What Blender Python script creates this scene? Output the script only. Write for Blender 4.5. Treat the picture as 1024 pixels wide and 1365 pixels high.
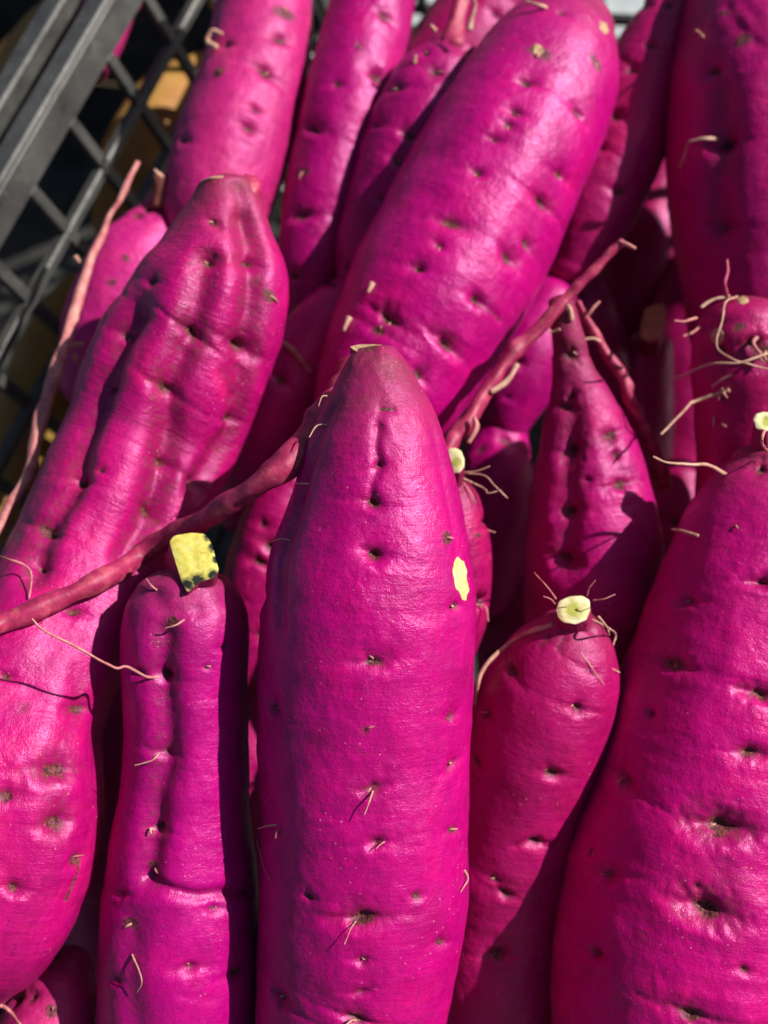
import bpy, math, random
import numpy as np
from mathutils import Vector, Matrix
from mathutils.bvhtree import BVHTree

for o in list(bpy.data.objects):
    bpy.data.objects.remove(o)
S = bpy.context.scene
C = S.collection

# ------------------------------------------------------------------ camera
# world: X across the crate, Y along it, Z up; metres.  Lengths below in cm until the last step.
F = 1464.0                                   # focal length in photo pixels (1024 x 1365)
UP = np.array([-0.30, 0.40, 0.8660]); UP /= np.linalg.norm(UP)      # gravity, in camera axes
RV = np.array([0.38, 0.90, -0.284]); RV -= UP*RV.dot(UP); RV /= np.linalg.norm(RV)   # along the crate wall
NV = np.cross(RV, UP)                        # across the crate
B = np.array([NV, RV, UP])                   # camera axes -> world axes
RIM = 24.0                                   # crate rim height
P0 = np.array([(75-512)/F*42, (682.5-113)/F*42, -42.0])             # a point of the rim's inner edge

def cam2w(p):
    p = np.asarray(p, float)
    return ((p - P0) @ B.T + np.array([0, 0, RIM])) * 0.01

def W(x, y, d):
    return cam2w(np.stack([(np.asarray(x, float)-512)/F*d, -(np.asarray(y, float)-682.5)/F*d, -np.asarray(d, float)*np.ones_like(np.asarray(x, float))], -1))

CAMPOS = cam2w([0, 0, 0])
cam_d = bpy.data.cameras.new('camera')
cam = bpy.data.objects.new('camera', cam_d); C.objects.link(cam)
M = Matrix([[B[i][j] for j in range(3)] + [CAMPOS[i]] for i in range(3)] + [[0, 0, 0, 1]])
cam.matrix_world = M
cam_d.sensor_fit = 'VERTICAL'; cam_d.sensor_height = 36.0
cam_d.lens = 18.0 * F / 682.5
cam_d.clip_start = 0.01; cam_d.clip_end = 100
cam_d.dof.use_dof = True
cam_d.dof.focus_distance = 0.292
cam_d.dof.aperture_fstop = cam_d.lens / 4.6
S.camera = cam

# ------------------------------------------------------------------ light
SUN_CAM = np.array([0.69, 0.47, 0.56]); SUN_CAM /= np.linalg.norm(SUN_CAM)
SUN = B @ SUN_CAM
el = math.asin(SUN[2]); az = math.atan2(SUN[0], SUN[1])
w = bpy.data.worlds.new('World'); S.world = w; w.use_nodes = True
nt = w.node_tree; nt.nodes.clear()
sky = nt.nodes.new('ShaderNodeTexSky'); sky.sky_type = 'NISHITA'; sky.sun_disc = False
sky.sun_elevation = el; sky.sun_rotation = az
bg = nt.nodes.new('ShaderNodeBackground'); bg.inputs[1].default_value = 0.05
ow = nt.nodes.new('ShaderNodeOutputWorld')
nt.links.new(sky.outputs[0], bg.inputs[0]); nt.links.new(bg.outputs[0], ow.inputs[0])
sl = bpy.data.lights.new('sun', 'SUN'); sl.energy = 5.0; sl.angle = math.radians(0.5); sl.color = (1.0, 0.95, 0.86)
so = bpy.data.objects.new('sun', sl); C.objects.link(so)
so.rotation_euler = Vector(SUN).to_track_quat('Z', 'Y').to_euler()
so.location = (0, 0, 2)
S.view_settings.view_transform = 'Standard'; S.view_settings.look = 'None'
S.view_settings.exposure = 0.44; S.view_settings.gamma = 1.0
S.view_settings.use_curve_mapping = False
S.render.engine = 'CYCLES'
S.cycles.max_bounces = 6; S.cycles.diffuse_bounces = 2

rng = np.random.default_rng(7)
random.seed(7)

# ------------------------------------------------------------------ materials
class NT:
    def __init__(self, name):
        self.m = bpy.data.materials.new(name); self.m.use_nodes = True
        self.t = self.m.node_tree; self.b = self.t.nodes['Principled BSDF']
    def n(self, typ, **kw):
        x = self.t.nodes.new(typ)
        for k, v in kw.items(): setattr(x, k, v)
        return x
    def l(self, a, b): self.t.links.new(a, b)
    def attr(self, name):
        a = self.n('ShaderNodeAttribute'); a.attribute_name = name; return a
    def noise(self, co, scale, detail=3, rough=0.55):
        x = self.n('ShaderNodeTexNoise'); x.inputs['Scale'].default_value = scale
        x.inputs['Detail'].default_value = detail; x.inputs['Roughness'].default_value = rough
        self.l(co, x.inputs['Vector']); return x.outputs['Fac']
    def ramp(self, fac, stops):
        r = self.n('ShaderNodeValToRGB'); e = r.color_ramp.elements
        e[0].position, e[0].color = stops[0][0], stops[0][1]
        e[1].position, e[1].color = stops[-1][0], stops[-1][1]
        for p, c in stops[1:-1]:
            q = e.new(p); q.color = c
        self.l(fac, r.inputs[0]); return r.outputs[0]
    def mapr(self, v, a, b, c=0.0, d=1.0):
        r = self.n('ShaderNodeMapRange'); r.clamp = True
        for i, q in enumerate((a, b, c, d)): r.inputs[i+1].default_value = q
        self.l(v, r.inputs[0]); return r.outputs[0]
    def mix(self, fac, a, b, mode='MIX'):
        x = self.n('ShaderNodeMix'); x.data_type = 'RGBA'; x.blend_type = mode
        for i, v in ((0, fac), (6, a), (7, b)):
            if isinstance(v, (int, float)): x.inputs[i].default_value = v
            elif isinstance(v, tuple): x.inputs[i].default_value = v
            else: self.l(v, x.inputs[i])
        return x.outputs[2]
    def math(self, op, a, b=0.0):
        x = self.n('ShaderNodeMath', operation=op)
        for i, v in ((0, a), (1, b)):
            if isinstance(v, (int, float)): x.inputs[i].default_value = v
            else: self.l(v, x.inputs[i])
        return x.outputs[0]
    def scale(self, co, s):
        x = self.n('ShaderNodeMapping'); x.inputs['Scale'].default_value = s
        self.l(co, x.inputs['Vector']); return x.outputs[0]
    def bump(self, h, strength, dist, prev=None):
        x = self.n('ShaderNodeBump'); x.inputs['Strength'].default_value = strength
        x.inputs['Distance'].default_value = dist
        self.l(h, x.inputs['Height'])
        if prev is not None: self.l(prev, x.inputs['Normal'])
        return x.outputs[0]

def skin(name, deep, mid, warm, rough=0.33, wrinkle=0.8, spec=0.6):
    k = NT(name)
    tc = k.attr('tc').outputs['Vector']                    # straightened root space, cm
    dirt = k.attr('dirt').outputs['Fac']; tip = k.attr('tip').outputs['Fac']; pit = k.attr('pit').outputs['Fac']
    big = k.noise(tc, 0.45, 4, 0.6)
    col = k.ramp(big, [(0.30, (*deep, 1)), (0.52, (*mid, 1)), (0.72, (*warm, 1))])
    ringco = k.scale(tc, (0.55, 0.55, 9.0))
    ring = k.noise(ringco, 1.0, 5, 0.65)
    col = k.mix(k.mapr(ring, 0.35, 0.75, 0.0, 0.38), col, (warm[0]*1.08, warm[1]*1.6+0.0005, warm[2]*1.05, 1))
    mott = k.noise(tc, 6.0, 4, 0.7)
    col = k.mix(k.mapr(mott, 0.52, 0.80, 0.0, 0.40), col, (deep[0]*0.62, deep[1], deep[2]*0.62, 1))
    # dusky russet bands and a corky tip
    # fibres along the root and redder / more violet patches
    fib = k.noise(k.scale(tc, (7.0, 7.0, 0.9)), 1.0, 4, 0.6)
    col = k.mix(k.mapr(fib, 0.45, 0.78, 0.0, 0.35), col, (deep[0]*0.85, deep[1], deep[2]*1.05, 1))
    pt = k.noise(tc, 1.5, 5, 0.7)
    col = k.mix(k.mapr(pt, 0.50, 0.72, 0.0, 0.50), col, (mid[0]*0.74, mid[1]*2+0.0005, mid[2]*0.60, 1))
    grain = k.noise(tc, 22.0, 2, 0.5)
    col = k.mix(k.mapr(grain, 0.50, 0.75, 0.0, 0.40), col, (deep[0]*0.55, deep[1], deep[2]*0.5, 1))
    rus = k.noise(k.scale(tc, (1, 1, 2.2)), 0.8, 6, 0.7)
    tipm = k.math('MULTIPLY', tip, k.mapr(rus, 0.25, 0.65, 0.35, 1.0))
    col = k.mix(k.mapr(tipm, 0.05, 0.75, 0.0, 0.88), col, (0.17, 0.022, 0.038, 1))
    soil = k.math('MULTIPLY', k.mapr(k.noise(tc, 2.6, 6, 0.75), 0.55, 0.75), k.mapr(tip, 0.15, 0.8))
    col = k.mix(k.math('MULTIPLY', soil, 0.75), col, (0.10, 0.035, 0.022, 1))
    # pits: reddish ring, brown scar in the middle
    col = k.mix(k.mapr(pit, 0.25, 0.95, 0.0, 0.55), col, (0.17, 0.004, 0.052, 1))
    dn = k.math('MULTIPLY', dirt, k.mapr(k.noise(tc, 9.0, 4, 0.8), 0.30, 0.62, 0.35, 1.25))
    col = k.mix(k.mapr(dn, 0.28, 0.62), col, k.ramp(k.noise(tc, 14.0, 3), [(0.40, (0.016, 0.005, 0.005, 1)), (0.70, (0.25, 0.070, 0.055, 1))]))
    # soil packed in pits and furrows
    sp_ = k.math('MULTIPLY', k.mapr(k.noise(tc, 4.5, 6, 0.75), 0.48, 0.64), k.mapr(pit, 0.25, 0.75))
    col = k.mix(k.math('MULTIPLY', sp_, 0.62), col, (0.13, 0.035, 0.026, 1))
    # thin smears of dried soil
    sm = k.math('MULTIPLY', k.mapr(k.noise(k.scale(tc, (1, 1, 1.7)), 0.9, 7, 0.78), 0.60, 0.76), k.mapr(k.noise(tc, 12.0, 4, 0.8), 0.40, 0.62))
    col = k.mix(k.math('MULTIPLY', sm, 0.60), col, (0.19, 0.055, 0.045, 1))
    # pale dust specks
    v = k.n('ShaderNodeTexVoronoi'); v.inputs['Scale'].default_value = 7.5; k.l(tc, v.inputs['Vector'])
    vc = k.n('ShaderNodeSeparateColor'); k.l(v.outputs['Color'], vc.inputs[0])
    spk = k.math('MULTIPLY', k.mapr(v.outputs['Distance'], 0.20, 0.08), k.mapr(vc.outputs[0], 0.80, 0.86))
    spk = k.math('MULTIPLY', spk, k.mapr(k.noise(tc, 0.7, 2), 0.46, 0.62))
    col = k.mix(k.math('MULTIPLY', spk, 0.75), col, (0.62, 0.33, 0.30, 1))
    # dull, paler scuffs and flakes, and a tone of its own for each root
    sc = k.math('MULTIPLY', k.mapr(k.noise(k.scale(tc, (1.3, 1.3, 0.8)), 1.1, 7, 0.75), 0.57, 0.70), k.mapr(k.noise(tc, 16.0, 5, 0.8), 0.46, 0.60))
    col = k.mix(k.math('MULTIPLY', sc, 0.30), col, (min(0.7, mid[0]*1.25), 0.040, mid[2]*1.05, 1))
    oi = k.n('ShaderNodeObjectInfo')
    tone = oi.outputs['Color']
    col = k.mix(1.0, col, tone, 'MULTIPLY')
    k.l(col, k.b.inputs['Base Color'])
    k.b.inputs['Specular IOR Level'].default_value = spec
    k.b.inputs['Specular Tint'].default_value = (1.0, 0.50, 0.90, 1)
    r = k.mapr(k.noise(tc, 2.2, 6, 0.7), 0.3, 0.7, rough-0.07, rough+0.16)
    r2 = k.math('ADD', r, k.math('MULTIPLY', k.math('MAXIMUM', k.math('MAXIMUM', dirt, tipm), k.math('MAXIMUM', sm, sc)), 0.25))
    k.l(r2, k.b.inputs['Roughness'])
    nb = k.bump(ring, 1.0, 0.00016*wrinkle)
    ring2 = k.noise(k.scale(tc, (1.6, 1.6, 16.0)), 1.0, 4, 0.6)
    nb = k.bump(ring2, 1.0, 0.00006*wrinkle, nb)
    nb = k.bump(k.noise(tc, 3.2, 4, 0.6), 1.0, 0.00045, nb)
    nb = k.bump(k.noise(tc, 24.0, 2, 0.6), 1.0, 0.00010, nb)
    k.l(nb, k.b.inputs['Normal'])
    k.b.inputs['Subsurface Weight'].default_value = 0.0
    return k.m

SK_MAG = skin('skin_magenta', (0.26, 0.0003, 0.104), (0.43, 0.0003, 0.172), (0.50, 0.0012, 0.150))
SK_WRK = skin('skin_wrinkled', (0.26, 0.0006, 0.098), (0.42, 0.0010, 0.155), (0.50, 0.0050, 0.125), rough=0.34, wrinkle=1.4)
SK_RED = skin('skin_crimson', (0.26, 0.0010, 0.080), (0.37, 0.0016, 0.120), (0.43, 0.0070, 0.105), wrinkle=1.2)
SK_PNK = skin('skin_pink', (0.36, 0.0040, 0.130), (0.50, 0.0090, 0.180), (0.58, 0.0300, 0.175), rough=0.42)
SK_TAN = skin('skin_tan', (0.26, 0.11, 0.030), (0.36, 0.165, 0.045), (0.40, 0.21, 0.08), rough=0.6, spec=0.3)

def simple(name, stops, scale, rough, bumpd=0.0003, attr_dirt=None, spec=0.4):
    k = NT(name)
    co = k.n('ShaderNodeTexCoord').outputs['Object']
    col = k.ramp(k.noise(co, scale, 5, 0.65), stops)
    if attr_dirt:
        d = k.math('MULTIPLY', k.attr('dirt').outputs['Fac'], k.mapr(k.noise(co, 600, 5, 0.7), 0.3, 0.65, 0.5, 1.2))
        col = k.mix(k.mapr(d, 0.22, 0.75), col, attr_dirt)
    k.l(col, k.b.inputs['Base Color'])
    k.b.inputs['Roughness'].default_value = rough
    k.b.inputs['Specular IOR Level'].default_value = spec
    k.l(k.bump(k.noise(co, scale*3, 4, 0.7), 0.6, bumpd*0.5), k.b.inputs['Normal'])
    return k.m

M_ROOTP = simple('root_pink', [(0.30, (0.18, 0.007, 0.045, 1)), (0.52, (0.36, 0.020, 0.09, 1)), (0.75, (0.50, 0.115, 0.13, 1))], 200, 0.50, 0.0007)
M_STEM = simple('stem_brown', [(0.3, (0.07, 0.022, 0.016, 1)), (0.55, (0.22, 0.05, 0.045, 1)), (0.78, (0.42, 0.17, 0.12, 1))], 260, 0.75, 0.0004)
M_HAIR = simple('rootlet_pale', [(0.3, (0.36, 0.13, 0.11, 1)), (0.7, (0.66, 0.43, 0.31, 1))], 300, 0.7)
M_HAIRP = simple('rootlet_rosy', [(0.3, (0.36, 0.07, 0.10, 1)), (0.7, (0.60, 0.27, 0.24, 1))], 300, 0.6)
M_CUTY = simple('cut_flesh_yellow', [(0.25, (0.56, 0.42, 0.06, 1)), (0.5, (0.78, 0.68, 0.14, 1)), (0.8, (0.84, 0.78, 0.36, 1))], 420, 0.55, 0.00012, (0.02, 0.025, 0.018, 1))
M_CUTC = simple('cut_flesh_cream', [(0.3, (0.62, 0.55, 0.22, 1)), (0.6, (0.80, 0.76, 0.46, 1)), (0.8, (0.86, 0.82, 0.62, 1))], 300, 0.6, 0.0004, (0.40, 0.42, 0.08, 1))
M_CUTT = simple('cut_flesh_tan', [(0.3, (0.50, 0.30, 0.12, 1)), (0.7, (0.68, 0.48, 0.24, 1))], 220, 0.7, 0.0004, (0.20, 0.10, 0.04, 1))
M_PEEL = simple('peeled_flesh', [(0.3, (0.58, 0.40, 0.12, 1)), (0.6, (0.78, 0.64, 0.26, 1)), (0.8, (0.84, 0.74, 0.40, 1))], 420, 0.55)
M_CORK = simple('cork_scar', [(0.3, (0.20, 0.10, 0.05, 1)), (0.6, (0.52, 0.36, 0.20, 1)), (0.8, (0.66, 0.52, 0.33, 1))], 500, 0.8, 0.0005)

def plastic(name, lo, hi, rough):
    k = NT(name)
    co = k.n('ShaderNodeTexCoord').outputs['Object']
    a = k.noise(co, 38, 6, 0.7)
    col = k.ramp(a, [(0.33, (*lo, 1)), (0.68, (*hi, 1))])
    dust = k.mapr(k.noise(co, 130, 5, 0.8), 0.56, 0.74)
    col = k.mix(k.math('MULTIPLY', dust, 0.35), col, (0.22, 0.20, 0.165, 1))
    k.l(col, k.b.inputs['Base Color'])
    k.l(k.mapr(a, 0.3, 0.7, rough-0.08, rough+0.14), k.b.inputs['Roughness'])
    k.l(k.bump(k.noise(co, 300, 4), 0.35, 0.0003), k.b.inputs['Normal'])
    return k.m
M_CRATE = plastic('plastic_charcoal', (0.028, 0.028, 0.029), (0.085, 0.084, 0.081), 0.32)
M_TRAY = plastic('plastic_pale', (0.50, 0.56, 0.58), (0.66, 0.70, 0.71), 0.45)
M_TABLE = simple('table_wood', [(0.3, (0.09, 0.06, 0.035, 1)), (0.7, (0.17, 0.12, 0.07, 1))], 14, 0.7)

# ------------------------------------------------------------------ helpers
def vnoise(p, seed):
    """smooth value noise, p (n,3) -> about -1..1"""
    r = np.random.default_rng(seed); tab = r.random(4096)*2-1
    i = np.floor(p).astype(np.int64); f = p - i; f = f*f*f*(f*(f*6-15)+10)
    def h(a, b, c): return tab[((a*73856093) ^ (b*19349663) ^ (c*83492791)) & 4095]
    out = 0
    for dx in (0, 1):
        for dy in (0, 1):
            for dz in (0, 1):
                wgt = (f[:, 0] if dx else 1-f[:, 0])*(f[:, 1] if dy else 1-f[:, 1])*(f[:, 2] if dz else 1-f[:, 2])
                out = out + wgt*h(i[:, 0]+dx, i[:, 1]+dy, i[:, 2]+dz)
    return out

def catmull(P, n):
    """centripetal-ish Catmull-Rom through rows of P, n samples even in length of the first 3 columns"""
    P = np.asarray(P, float)
    Q = np.vstack([2*P[0]-P[1], P, 2*P[-1]-P[-2]])
    out = []
    for i in range(len(P)-1):
        a, b, c, d = Q[i:i+4]
        t = np.linspace(0, 1, 40, endpoint=(i == len(P)-2))[:, None]
        out.append(0.5*((2*b)+(-a+c)*t+(2*a-5*b+4*c-d)*t**2+(-a+3*b-3*c+d)*t**3))
    D = np.vstack(out)
    s = np.concatenate([[0], np.cumsum(np.linalg.norm(np.diff(D[:, :3], axis=0), axis=1))])
    u = np.linspace(0, s[-1], n)
    return np.stack([np.interp(u, s, D[:, k]) for k in range(D.shape[1])], 1), s[-1]

def mesh_obj(name, verts, faces, mat, parent=None, smooth=True):
    me = bpy.data.meshes.new(name)
    me.from_pydata([tuple(v) for v in verts], [], faces)
    me.materials.append(mat)
    if smooth: me.polygons.foreach_set('use_smooth', np.ones(len(me.polygons), bool))
    me.update()
    o = bpy.data.objects.new(name, me); C.objects.link(o)
    if parent is not None:
        o.parent = parent
        o.matrix_parent_inverse = Matrix.Translation(-parent_world(parent))
    return o

def parent_world(o):
    v = Vector(o.location)
    return v if o.parent is None else v*0 + Vector(ROOTLOC.get(o.name, (0, 0, 0)))
ROOTLOC = {}

def child(name, verts, faces, mat, parent, smooth=True):
    """mesh in world coordinates, parented to a thing (an Empty with a location) or to a part (at the thing's origin)"""
    r = parent
    while r.parent is not None: r = r.parent
    off = np.array(r.location)
    o = mesh_obj(name, np.asarray(verts) - off, faces, mat, None, smooth)
    o.parent = parent
    return o

def tag(o, label, cat, group=None):
    o['label'] = label; o['category'] = cat
    if group: o['group'] = group
    return o

def thing(name, label, cat, loc, group=None):
    e = bpy.data.objects.new(name, None); C.objects.link(e)
    e.empty_display_size = 0.01; e.location = loc
    return tag(e, label, cat, group)

def grid_faces(n, m):
    i = np.arange(n-1)[:, None]; j = np.arange(m)[None, :]
    a = i*m+j; b = i*m+(j+1) % m
    return np.stack([a, b, b+m, a+m], -1).reshape(-1, 4)

def tube_geo(P, R, seg=10, seed=0, rough=0.10):
    """P world metres (n,3), R metres (n)"""
    n = len(P)
    T = np.gradient(P, axis=0); T /= np.linalg.norm(T, axis=1)[:, None]+1e-12
    ref = np.array([0.31, 0.17, 0.93]); ref = ref/np.linalg.norm(ref)
    X = np.cross(T, ref); X /= np.linalg.norm(X, axis=1)[:, None]+1e-9
    Y = np.cross(T, X)
    th = np.linspace(0, 2*np.pi, seg, endpoint=False)
    rr = R[:, None]*np.ones((n, seg))
    q = np.stack([np.cos(th)[None]*1.3+np.zeros((n, 1)), np.sin(th)[None]*1.3+np.zeros((n, 1)), (np.arange(n)/7.0)[:, None]+np.zeros((1, seg))], -1).reshape(-1, 3)
    rr = rr*(1+rough*vnoise(q+seed*3.1, seed+5).reshape(n, seg)*1.5)
    V = P[:, None]+rr[..., None]*(np.cos(th)[None, :, None]*X[:, None]+np.sin(th)[None, :, None]*Y[:, None])
    V = V.reshape(-1, 3)
    faces = grid_faces(n, seg).tolist()
    V = np.vstack([V, P[0]-T[0]*R[0]*0.4, P[-1]+T[-1]*R[-1]*0.4])
    a, b = n*seg, n*seg+1
    for j in range(seg):
        faces.append([a, (j+1) % seg, j]); faces.append([b, (n-1)*seg+j, (n-1)*seg+(j+1) % seg])
    return V, faces

def tube(name, ctrl, mat, parent, seg=10, n=None, seed=0, rough=0.10, wob=0.0):
    """ctrl rows x, y, z, radius in metres"""
    ctrl = np.asarray(ctrl, float)
    L = np.linalg.norm(np.diff(ctrl[:, :3], axis=0), axis=1).sum()
    n = n or int(np.clip(L/max(ctrl[:, 3].mean()*0.7, 2e-4), 8, 90))
    D, _ = catmull(ctrl, n)
    if seg >= 16: D[:, 3] *= 1+0.16*vnoise(np.stack([np.arange(n)*0.21, np.zeros(n), np.full(n, seed*1.3)], 1), seed+40)
    if wob:
        t = np.arange(n)/n*L*100
        for k in range(3):
            D[:, k] += wob*vnoise(np.stack([t*1.3+seed, t*0+k*7.7, t*0+seed*1.7], 1), seed+11+k)
    V, f = tube_geo(D[:, :3], np.maximum(D[:, 3], 1e-5), seg, seed, rough)
    if parent is None:
        return V, f
    return child(name, V, f, mat, parent)

def px_of(V):
    """world -> photo pixel and depth (used while building, to find a place on a root)"""
    c = (np.asarray(V) - CAMPOS)*100 @ B
    return 512+F*c[:, 0]/-c[:, 2], 682.5-F*c[:, 1]/-c[:, 2], -c[:, 2]

class Root: pass

def potato(label, pts, mat, ends=(0.8, 0.8), h=0.1, pits=(), grooves=(), seed=1, lump=0.045, tip=(0.0, 0.0), flatcut=False, name='sweet_potato', cat='sweet potato', group='magenta sweet potatoes heaped in the crate', backpits=10, ringamp=0.006, wave=0.0):
    """pts rows: x, y, radius (photo px), depth (cm)"""
    rows = []
    for x, y, r, d in pts:
        p = W(x, y, d)*100
        rows.append([*p, r*d/F])
    rows = np.array(rows)
    D0, L = catmull(rows, 300)
    c0, c1 = ends
    # rounded ends
    def cap(P, R, T, c, k=14):
        ph = np.linspace(math.pi/2, 0, k, endpoint=False)
        return np.hstack([P+T*(c*R*np.sin(ph))[:, None], (R*np.cos(ph))[:, None]])
    T0 = D0[0, :3]-D0[3, :3]; T0 /= np.linalg.norm(T0)
    T1 = D0[-1, :3]-D0[-4, :3]; T1 /= np.linalg.norm(T1)
    A = cap(D0[0, :3], D0[0, 3], T0, c0); Z = cap(D0[-1, :3], D0[-1, 3], T1, c1)[::-1]
    D = np.vstack([A, D0, Z])
    D[:, 3] = np.maximum(D[:, 3], 0.01)
    s = np.concatenate([[0], np.cumsum(np.sqrt((np.diff(D, axis=0)**2).sum(1)))])
    n = int(s[-1]/h)+2
    u = np.linspace(0, s[-1], n)
    D = np.stack([np.interp(u, s, D[:, k]) for k in range(4)], 1)
    Pc = D[:, :3].copy(); Rr = D[:, 3]
    # smooth axis direction
    Ps = Pc.copy()
    kern = np.hanning(25); kern /= kern.sum()
    pad = np.vstack([Pc[:1]+(Pc[:1]-Pc[1:13][::-1]), Pc, Pc[-1:]+(Pc[-1:]-Pc[-13:-1][::-1])])
    for k in range(3): Ps[:, k] = np.convolve(pad[:, k], kern, 'valid')
    T = np.gradient(Ps, axis=0); T /= np.linalg.norm(T, axis=1)[:, None]+1e-12
    view = (Pc.mean(0)/100-CAMPOS); view /= np.linalg.norm(view)
    X = np.cross(T, view); X /= np.linalg.norm(X, axis=1)[:, None]
    Y = np.cross(X, T)
    seg = int(2*math.pi*Rr.max()/h); seg = max(seg, 24)
    th = np.linspace(0, 2*np.pi, seg, endpoint=False)
    N = np.cos(th)[None, :, None]*X[:, None]+np.sin(th)[None, :, None]*Y[:, None]     # n, seg, 3
    al = np.concatenate([[0], np.cumsum(np.linalg.norm(np.diff(Pc, axis=0), axis=1))])
    al = u
    Rm = Rr.max()
    tc = np.stack([np.cos(th)[None]*Rr[:, None], np.sin(th)[None]*Rr[:, None], al[:, None]+np.zeros((1, seg))], -1).reshape(-1, 3) + seed*5.37
    env = np.clip(Rr/Rm, 0, 1)[:, None]
    lum = (vnoise(tc*0.36, seed)*1.0+vnoise(tc*0.8+9, seed+1)*0.45).reshape(n, seg)
    ringw = vnoise(tc*np.array([0.12, 0.12, 1.5]), seed+2).reshape(n, seg)*0.8+vnoise(tc*np.array([0.3, 0.3, 3.6]), seed+3).reshape(n, seg)*0.45
    R = Rr[:, None]*(1+lump*lum*env+ringamp*ringw*env)
    if wave:
        R *= 1+wave*np.sin(th*5+seed+0.35*np.sin(al*0.6)[:, None]+1.4*vnoise(np.stack([al*0.25, al*0, al*0], 1), seed+8)[:, None])*env
    V = (Pc[:, None]+R[..., None]*N).reshape(-1, 3)
    Nf = N.reshape(-1, 3); Tf = np.repeat(T, seg, 0); Th = np.cross(Tf, Nf)
    x, y, d = px_of(V/100)
    vd = V/100-CAMPOS; front = (Nf*vd).sum(1) < 0
    idxf = np.nonzero(front)[0]
    disp = np.zeros(len(V)); dirt = np.zeros(len(V)); pitm = np.zeros(len(V))
    hits = []
    r_ = np.random.default_rng(seed+100)
    def locate(px, py):
        k = idxf[np.argmin((x[idxf]-px)**2+(y[idxf]-py)**2)]
        return k
    plist = []
    for p in pits:
        px, py, sz = p[:3]
        k = locate(px, py)
        plist.append((k, sz, p[3] if len(p) > 3 else 1.0, True))
    bk = np.nonzero(~front)[0]
    for _ in range(backpits):
        plist.append((int(r_.choice(bk)), r_.uniform(0.6, 1.1), 1.0, False))
    for k, sz, dk, vis in plist:
        c = V[k]
        a = (V-c)
        near = np.nonzero((a*a).sum(1) < (3.0*max(sz, 0.5))**2)[0]
        a = a[near]
        sgn = 1 if (T[0]@UPW) < 0 else 1
        da = (a*Th[k]).sum(1); dt = (a*Tf[k]).sum(1)+0.06*vnoise(V[near]*4, seed+20)
        kind = r_.random() if vis else 0.5
        wt = r_.uniform(0.20, 0.32)*sz; wa = wt*r_.uniform(1.1, 2.0); dep = r_.uniform(0.12, 0.19)*sz
        sk = r_.uniform(-0.5, 0.5); dt = dt+sk*da*0.5
        nz = 1+0.45*vnoise(V[near]*5.0, seed+21)
        g = np.exp(-((da/wa)**2+(dt/wt)**2)*nz)
        slit = r_.uniform(1.4, 3.4)
        cr = np.exp(-(da/(wa*slit))**2-(dt/(wt*0.30))**2)
        core = np.exp(-(da/(wa*0.40))**2-(dt/(wt*0.40))**2)
        lip = np.exp(-(da/(wa*1.4))**2-((dt-wt*1.20)/(wt*0.8))**2)
        wide = np.exp(-(da/(wa*2.1))**2-(dt/(wt*2.8))**2)
        if kind < 0.22 and sz < 1.0:         # a crusted root scar, hardly sunk
            disp[near] += dep*(0.30*g*nz-0.30*core-0.25*wide)
            dirt[near] = np.maximum(dirt[near], dk*1.1*g*nz)
        else:
            deepk = 1.0 if kind < 0.65 else 0.75
            disp[near] += dep*(-deepk*g-(0.30 if kind < 0.65 else 0.42)*cr-0.45*core+0.34*lip-0.40*wide)
            dirt[near] = np.maximum(dirt[near], dk*np.exp(-((da/(wa*0.52))**2+((dt-0.10*wt)/(wt*0.50))**2)*nz)*1.05+0.35*cr*g)
        pitm[near] = np.maximum(pitm[near], np.maximum(g*0.9, 0.5*cr))
        if vis: hits.append((k, sz))
    for gpath, gw, gd, *rest in grooves:
        gp = np.array([V[locate(px, py)] for px, py in gpath])
        gc, _ = catmull(gp, 60)
        gm = np.full(len(V), 1e9)
        for i in range(0, 60):
            gm = np.minimum(gm, ((V-gc[i])**2).sum(1))
        e = np.exp(-gm/gw**2)
        disp -= gd*e
        if rest: dirt = np.maximum(dirt, rest[0]*np.exp(-gm/(gw*0.5)**2))
    disp += 0.028*vnoise(V*1.3, seed+31)+0.007*vnoise(V*4.1, seed+32)
    # disp tapers to nothing where the radius collapses
    V = V+Nf*(disp*np.clip(np.repeat(Rr, seg)/0.5, 0, 1))[:, None]
    pitm = np.maximum(pitm, 0.75*np.clip(-disp/0.20, 0, 1))
    tipm = np.zeros(len(V)); ss = np.repeat(u, seg)
    if tip[0]: tipm = np.maximum(tipm, np.exp(-(ss/tip[0])**2))
    if tip[1]: tipm = np.maximum(tipm, np.exp(-((u[-1]-ss)/tip[1])**2))
    Vw = V/100
    base = Vw[np.argmin(Vw[:, 2])].copy()
    e = thing(name, label, cat, tuple(base), group)
    o = Root()
    o.root = e
    faces = grid_faces(n, seg)
    Vall = np.vstack([Vw, Vw[:seg].mean(0), Vw[-seg:].mean(0)])
    extra = []
    a0, b0 = n*seg, n*seg+1
    me = bpy.data.meshes.new('skin')
    tri = [[a0, (j+1) % seg, j] for j in range(seg)]+[[b0, (n-1)*seg+j, (n-1)*seg+(j+1) % seg] for j in range(seg)]
    nf4, nf3 = len(faces), len(tri)
    loops = np.concatenate([faces.reshape(-1), np.array(tri).reshape(-1)]).astype(np.int32)
    me.vertices.add(len(Vall)); me.vertices.foreach_set('co', (Vall-base).astype(np.float32).reshape(-1))
    me.loops.add(len(loops)); me.loops.foreach_set('vertex_index', loops)
    me.polygons.add(nf4+nf3)
    starts = np.concatenate([np.arange(nf4)*4, nf4*4+np.arange(nf3)*3]).astype(np.int32)
    me.polygons.foreach_set('loop_start', starts)
    me.polygons.foreach_set('use_smooth', np.ones(nf4+nf3, bool))
    me.update(calc_edges=True); me.validate()
    ext = lambda q, a, b: np.concatenate([q, [a, b]])
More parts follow.
